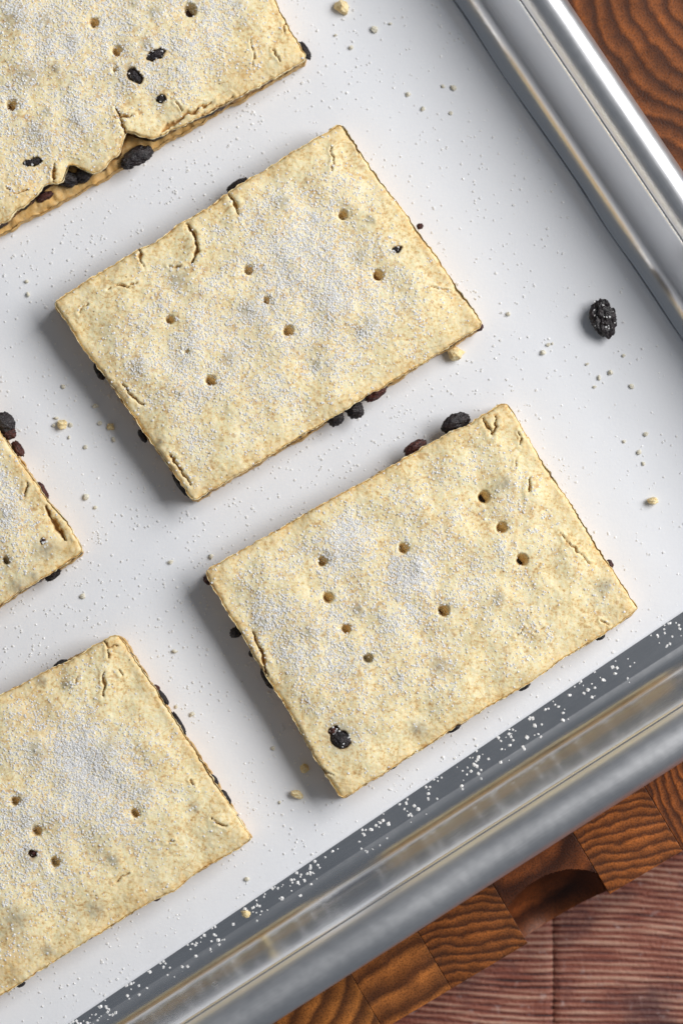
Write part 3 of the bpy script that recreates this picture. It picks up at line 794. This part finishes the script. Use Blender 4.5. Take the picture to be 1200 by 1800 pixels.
biscuit([(-612, 925), (-106, 612), (147, 968), (-359, 1290)], 'biscuit at the left picture edge of which only one orange brown corner shows', 51,
    holes=[(10, 985, 7), (-70, 900, 9)],
    embed=[(82, 965, 20), (30, 1030, 16), (20, 900, 20), (10, 985, 12), (60, 1010, 12)],
    cracks=[([(78, 888), (92, 915), (116, 950)], 6.5, 15), ([(46, 850), (43, 872)], 2.4, 8), ([(128, 930), (133, 945)], 2, 6), ([(110, 1000), (125, 995)], 1.6, 5)],
    sugar=[(5, 860, 75, 0.9), (20, 950, 80, 0.3)], sugar_base=0.42, bare=[(110, 960, 60), (60, 860, 30)], brown=[(130, 965, 55), (60, 830, 40)],
    shown=[(76, 951, 5, 4, 30, 0, True)],
    side=[(12, 742, 16, 21, 30, False), (36, 786, 15, 8, -55, True), (80, 860, 17, 6, -58, True), (98, 1012, 16, 6, 33, False), (20, 762, 11, 9, 20, True)],
    bumps=[('r', 0.86, 5, 22)], n_sugar=11000)

biscuit([(-257, 58), (331, -286), (538, 100), (-50, 432)], 'biscuit in the upper left corner whose broken lower edge bares large glossy currants', 67,
    holes=[(334, 16, 12), (165, 38, 9), (205, 88, 9), (20, 183, 10), (202, 122, 4)],
    embed=[(30, 25, 28), (80, 32, 16), (100, 118, 11), (85, 195, 9), (50, 130, 24), (62, 228, 20), (275, 20, 14), (335, 14, 13), (240, 5, 10), (282, 172, 12), (232, 130, 18), (262, 78, 12), (420, 5, 10), (130, 70, 14), (140, 210, 14)],
    cracks=[([(194, 207), (212, 204), (232, 203)], 2.8, 11), ([(205, 187), (212, 206), (220, 232), (236, 262)], 3.2, 14), ([(268, 250), (290, 222), (330, 198), (372, 176)], 3.4, 12), ([(345, 205), (385, 184), (410, 168)], 2.4, 8),
            ([(96, 286), (92, 318)], 3, 12), ([(440, 70), (448, 100), (442, 118)], 1.6, 5), ([(480, 86), (492, 106)], 1.8, 6), ([(308, 178), (322, 192)], 1.8, 6), ([(500, 40), (498, 62)], 1.8, 5), ([(10, 330), (30, 340), (50, 332)], 2, 7)],
    sugar=[(60, 40, 90, 0.4), (330, 90, 80, 0.3), (200, 60, 90, 0.3), (80, 220, 80, 0.3)], sugar_base=0.62, bare=[(490, 90, 60), (250, 230, 60), (130, 300, 50), (20, 370, 60), (400, 170, 50)],
    brown=[(60, 350, 60), (440, 130, 40)],
    shown=[(273, 96, 17, 9, 28, 1, False), (236, 133, 15, 10, -45, 0, False), (283, 172, 8, 7, 10, -1, False), (56, 284, 15, 6, 12, 0, False)],
    side=[(117, 317, 21, 15, -10, False), (148, 306, 20, 13, 45, False), (245, 275, 25, 15, 28, False), (226, 288, 13, 11, 0, False), (78, 350, 15, 7, 32, True), (523, 110, 14, 7, 30, False), (540, 88, 18, 7, -60, False), (338, 208, 16, 6, 32, True)],
    bumps=[('b', 0.26, -24, 28), ('b', 0.33, -24, 22), ('b', 0.50, -25, 24), ('b', 0.42, -14, 30), ('b', 0.2, -16, 40), ('b', 0.6, -8, 60), ('b', 0.05, -10, 80), ('b', 0.285, 5, 16), ('b', 0.40, 4, 14), ('b', 0.145, -5, 14), ('b', 0.322, -17, 22), ('b', 0.49, -13, 22)],
    low_bumps=[('b', 0.4, 3, 120)], n_sugar=15500)

# ------------------------------------------------------------------ loose currant
lc = at(1059, 559, 18)
rootc = bpy.data.objects.new('loose_currant', currant_mesh(9, 5)); rootc.data.name = 'loose_currant'; rootc.data.materials.append(M_BLACK)
COL.objects.link(rootc)
rootc.location = (lc[0] * P, lc[1] * P, 18 * P); rootc.scale = (22 * P, 31 * P, 17 * P); rootc.rotation_euler = (0, 0, math.radians(14))
tag(rootc, 'wrinkled black currant lying alone on the parchment beside the tray wall', 'currant')
bpy.context.view_layer.update()
g = np.random.default_rng(5)
mw = np.array(rootc.matrix_world) ; vs = np.array([v.co for v in rootc.data.vertices]); up = vs[vs[:, 2] > 0.25]
cs = up[g.choice(len(up), 22)] @ mw[:3, :3].T + mw[:3, 3]
sg = grains('sugar', (cs - mw[:3, 3]) / P, 2.0, None, seed=77); sg['kind'] = 'stuff'
sg.parent = rootc; sg.matrix_parent_inverse = (Matrix.Translation(rootc.location).inverted() @ rootc.matrix_world).inverted()

# ------------------------------------------------------------------ crumbs
def crumb_mesh(seed):
    bm = bmesh.new(); bmesh.ops.create_icosphere(bm, subdivisions=2, radius=1.0)
    o = Vector((seed * 2.1, seed * 5.3, -seed))
    for v in bm.verts:
        v.co *= 1 + 0.45 * mnoise.noise(v.co * 1.4 + o) + 0.25 * mnoise.noise(v.co * 3.5 + o)
        v.co.z = max(v.co.z, -0.6)
    me = bpy.data.meshes.new('crumb'); bm.to_mesh(me); bm.free(); me.materials.append(M_CRUMB); me.update()
    return me
CRM = [crumb_mesh(k + 1) for k in range(6)]
SPK = [m_.copy() for m_ in CRM]
for m_ in SPK: m_.materials.clear(); m_.materials.append(M_SPECK)
def crumb(x, y, r, label, group='golden crumbs on the parchment', z=0.8, small=False):
    p = at(x, y, z); o = bpy.data.objects.new('crumb', random.choice(SPK if small else CRM)); COL.objects.link(o)
    o.location = (p[0] * P, p[1] * P, (z + r * 0.55) * P); o.scale = (r * P * random.uniform(.85, 1.2), r * P * random.uniform(.6, 1.15), r * P * (0.6 if small else 0.9))
    o.rotation_euler = (0, 0, random.uniform(0, 6.3))
    tag(o, label, 'crumb', group)
for (x, y, r, lb) in [
    (601, 14, 12, 'round crumb on the parchment at the top picture edge'),
    (798, 622, 15, 'largest golden crumb, beside the lower right edge of the middle biscuit'),
    (1146, 881, 11, 'golden crumb standing alone near the right picture edge below the loose currant'),
    (110, 747, 9, 'biggest crumb of the small cluster left of the middle biscuit'),
    (535, 1350, 8, 'small orange crumb in the shade by the lower left corner of the lower right biscuit'),
    (522, 1396, 10, 'flat pale crumb below the lowest corner of the lower right biscuit'),
    (433, 1607, 8, 'pale crumb lying on the bare metal strip of the tray'),
    (195, 750, 6, 'tiny orange crumb in the shadow left of the middle biscuit')]:
    crumb(x, y, r, lb, z=(-2.5 if (x, y) == (433, 1607) else 0.8))
SPOTS = [(630, 60, 'near the top crumb beside the broken biscuit'), (770, 170, 'on the open parchment near the upper right wall shadow'), (50, 510, 'left of the sharp corner of the middle biscuit'),
         (115, 740, 'in the crumb cluster left of the middle biscuit'), (180, 755, 'in the shade under the left edge of the middle biscuit'), (155, 890, 'right of the orange brown corner at the left'),
         (330, 980, 'just above the left corner of the lower right biscuit'), (146, 1048, 'between the two left biscuits'), (320, 1210, 'in the gap between the two lower biscuits'), (480, 1380, 'near the lowest corner of the lower right biscuit'),
         (434, 1545, 'below the right corner of the lower left biscuit'), (950, 600, 'between the middle biscuit and the loose currant'), (1065, 655, 'below the loose currant'), (1120, 790, 'above the crumb near the right edge')]
for (x, y, r) in [(658, 52, 7), (617, 84, 5), (686, 42, 4), (797, 155, 6), (778, 152, 4), (717, 166, 5), (743, 192, 5), (792, 199, 4), (50, 518, 5), (48, 495, 4), (112, 680, 5), (100, 735, 5), (125, 747, 5), (95, 748, 4), (122, 769, 4),
                  (168, 714, 6), (176, 744, 5), (200, 773, 6), (151, 786, 5), (152, 874, 7), (168, 892, 4), (371, 978, 6), (300, 988, 5), (146, 1048, 5), (307, 1145, 6), (338, 1255, 5), (310, 1242, 4), (954, 620, 6), (963, 606, 4),
                  (1031, 640, 4), (1052, 664, 5), (1072, 655, 6), (1109, 679, 5), (1095, 625, 4), (1044, 680, 4), (1134, 763, 5), (1122, 795, 5), (1130, 815, 4), (1096, 776, 4), (480, 1315, 5), (492, 1410, 4), (893, 552, 5), (434, 1545, 5), (970, 604, 3), (590, 62, 4)]:
    w = min(SPOTS, key=lambda q: (q[0] - x) ** 2 + (q[1] - y) ** 2)[2]
    crumb(x, y, r * 0.8, 'tiny crumb speck ' + w, 'tiny crumb specks ' + w, small=True)

# ------------------------------------------------------------------ sugar strewn on paper and metal
g = np.random.default_rng(15)
quads = [[at(x, y, 0) for x, y in c] for c in ([(92, 530), (597, 215), (850, 570), (340, 880)], [(360, 1003), (888, 706), (1122, 1073), (600, 1407)], [(-320, 1390), (207, 1113), (442, 1475), (-64, 1790)],
    [(-612, 925), (-106, 612), (147, 968), (-359, 1290)], [(-257, 58), (331, -286), (538, 100), (-50, 432)])]
def inside(p, q):
    s_ = [(q[(k + 1) % 4][0] - q[k][0]) * (p[1] - q[k][1]) - (q[(k + 1) % 4][1] - q[k][1]) * (p[0] - q[k][0]) for k in range(4)]
    return all(v < 2 for v in s_) or all(v > -2 for v in s_)
pts = []
while len(pts) < 2800:
    x, y = g.uniform(-20, 1215), g.uniform(-20, 1800)
    if y > 1075 + (1200 - x) * 0.671 - 6 or x > 793 + y * 0.677 - 8: continue
    p = at(x, y, 0)
    near = min(np.hypot(x - a, y - b) / s2 for a, b, s2 in [(430, 620, 420), (640, 1050, 420), (150, 1300, 420), (230, 150, 420), (40, 900, 250)])
    if g.random() > np.exp(-near * near * 0.9) * 0.9 + 0.12: continue
    if perlin(np.array(x / 45.), np.array(y / 45.), 9) + g.uniform(-.7, .7) < -0.25: continue
    if any(inside(p, q) for q in quads): continue
    pts.append([p[0], p[1], 1.0 - 0.2])
o = grains('spilled_sugar', np.array(pts), 2.1, lo=0.4, hi=1.6, seed=31)
tag(o, 'fine sugar crystals strewn over the white parchment around the biscuits', 'sugar', kind='stuff')
pts = []
while len(pts) < 330:
    t = g.uniform(-0.05, 1.05); x = 120 + 1080 * t; y = 1800 - 725 * t
    k = abs(g.normal(0, 24)) + 1
    x2, y2 = x + 0.55 * k, y + 0.83 * k
    if perlin(np.array(t * 22), np.array(0.3), 12) < -0.1 and g.random() < 0.75: continue
    p = at(x2, y2, Z_IN)
    if k > 62: continue
    pts.append([p[0], p[1], Z_IN])
o = grains('spilled_sugar', np.array(pts), 3.4, lo=0.45, hi=1.45, flat=0.5, seed=33)
tag(o, 'coarser white sugar crystals scattered along the bare metal strip by the paper edge', 'sugar', kind='stuff')
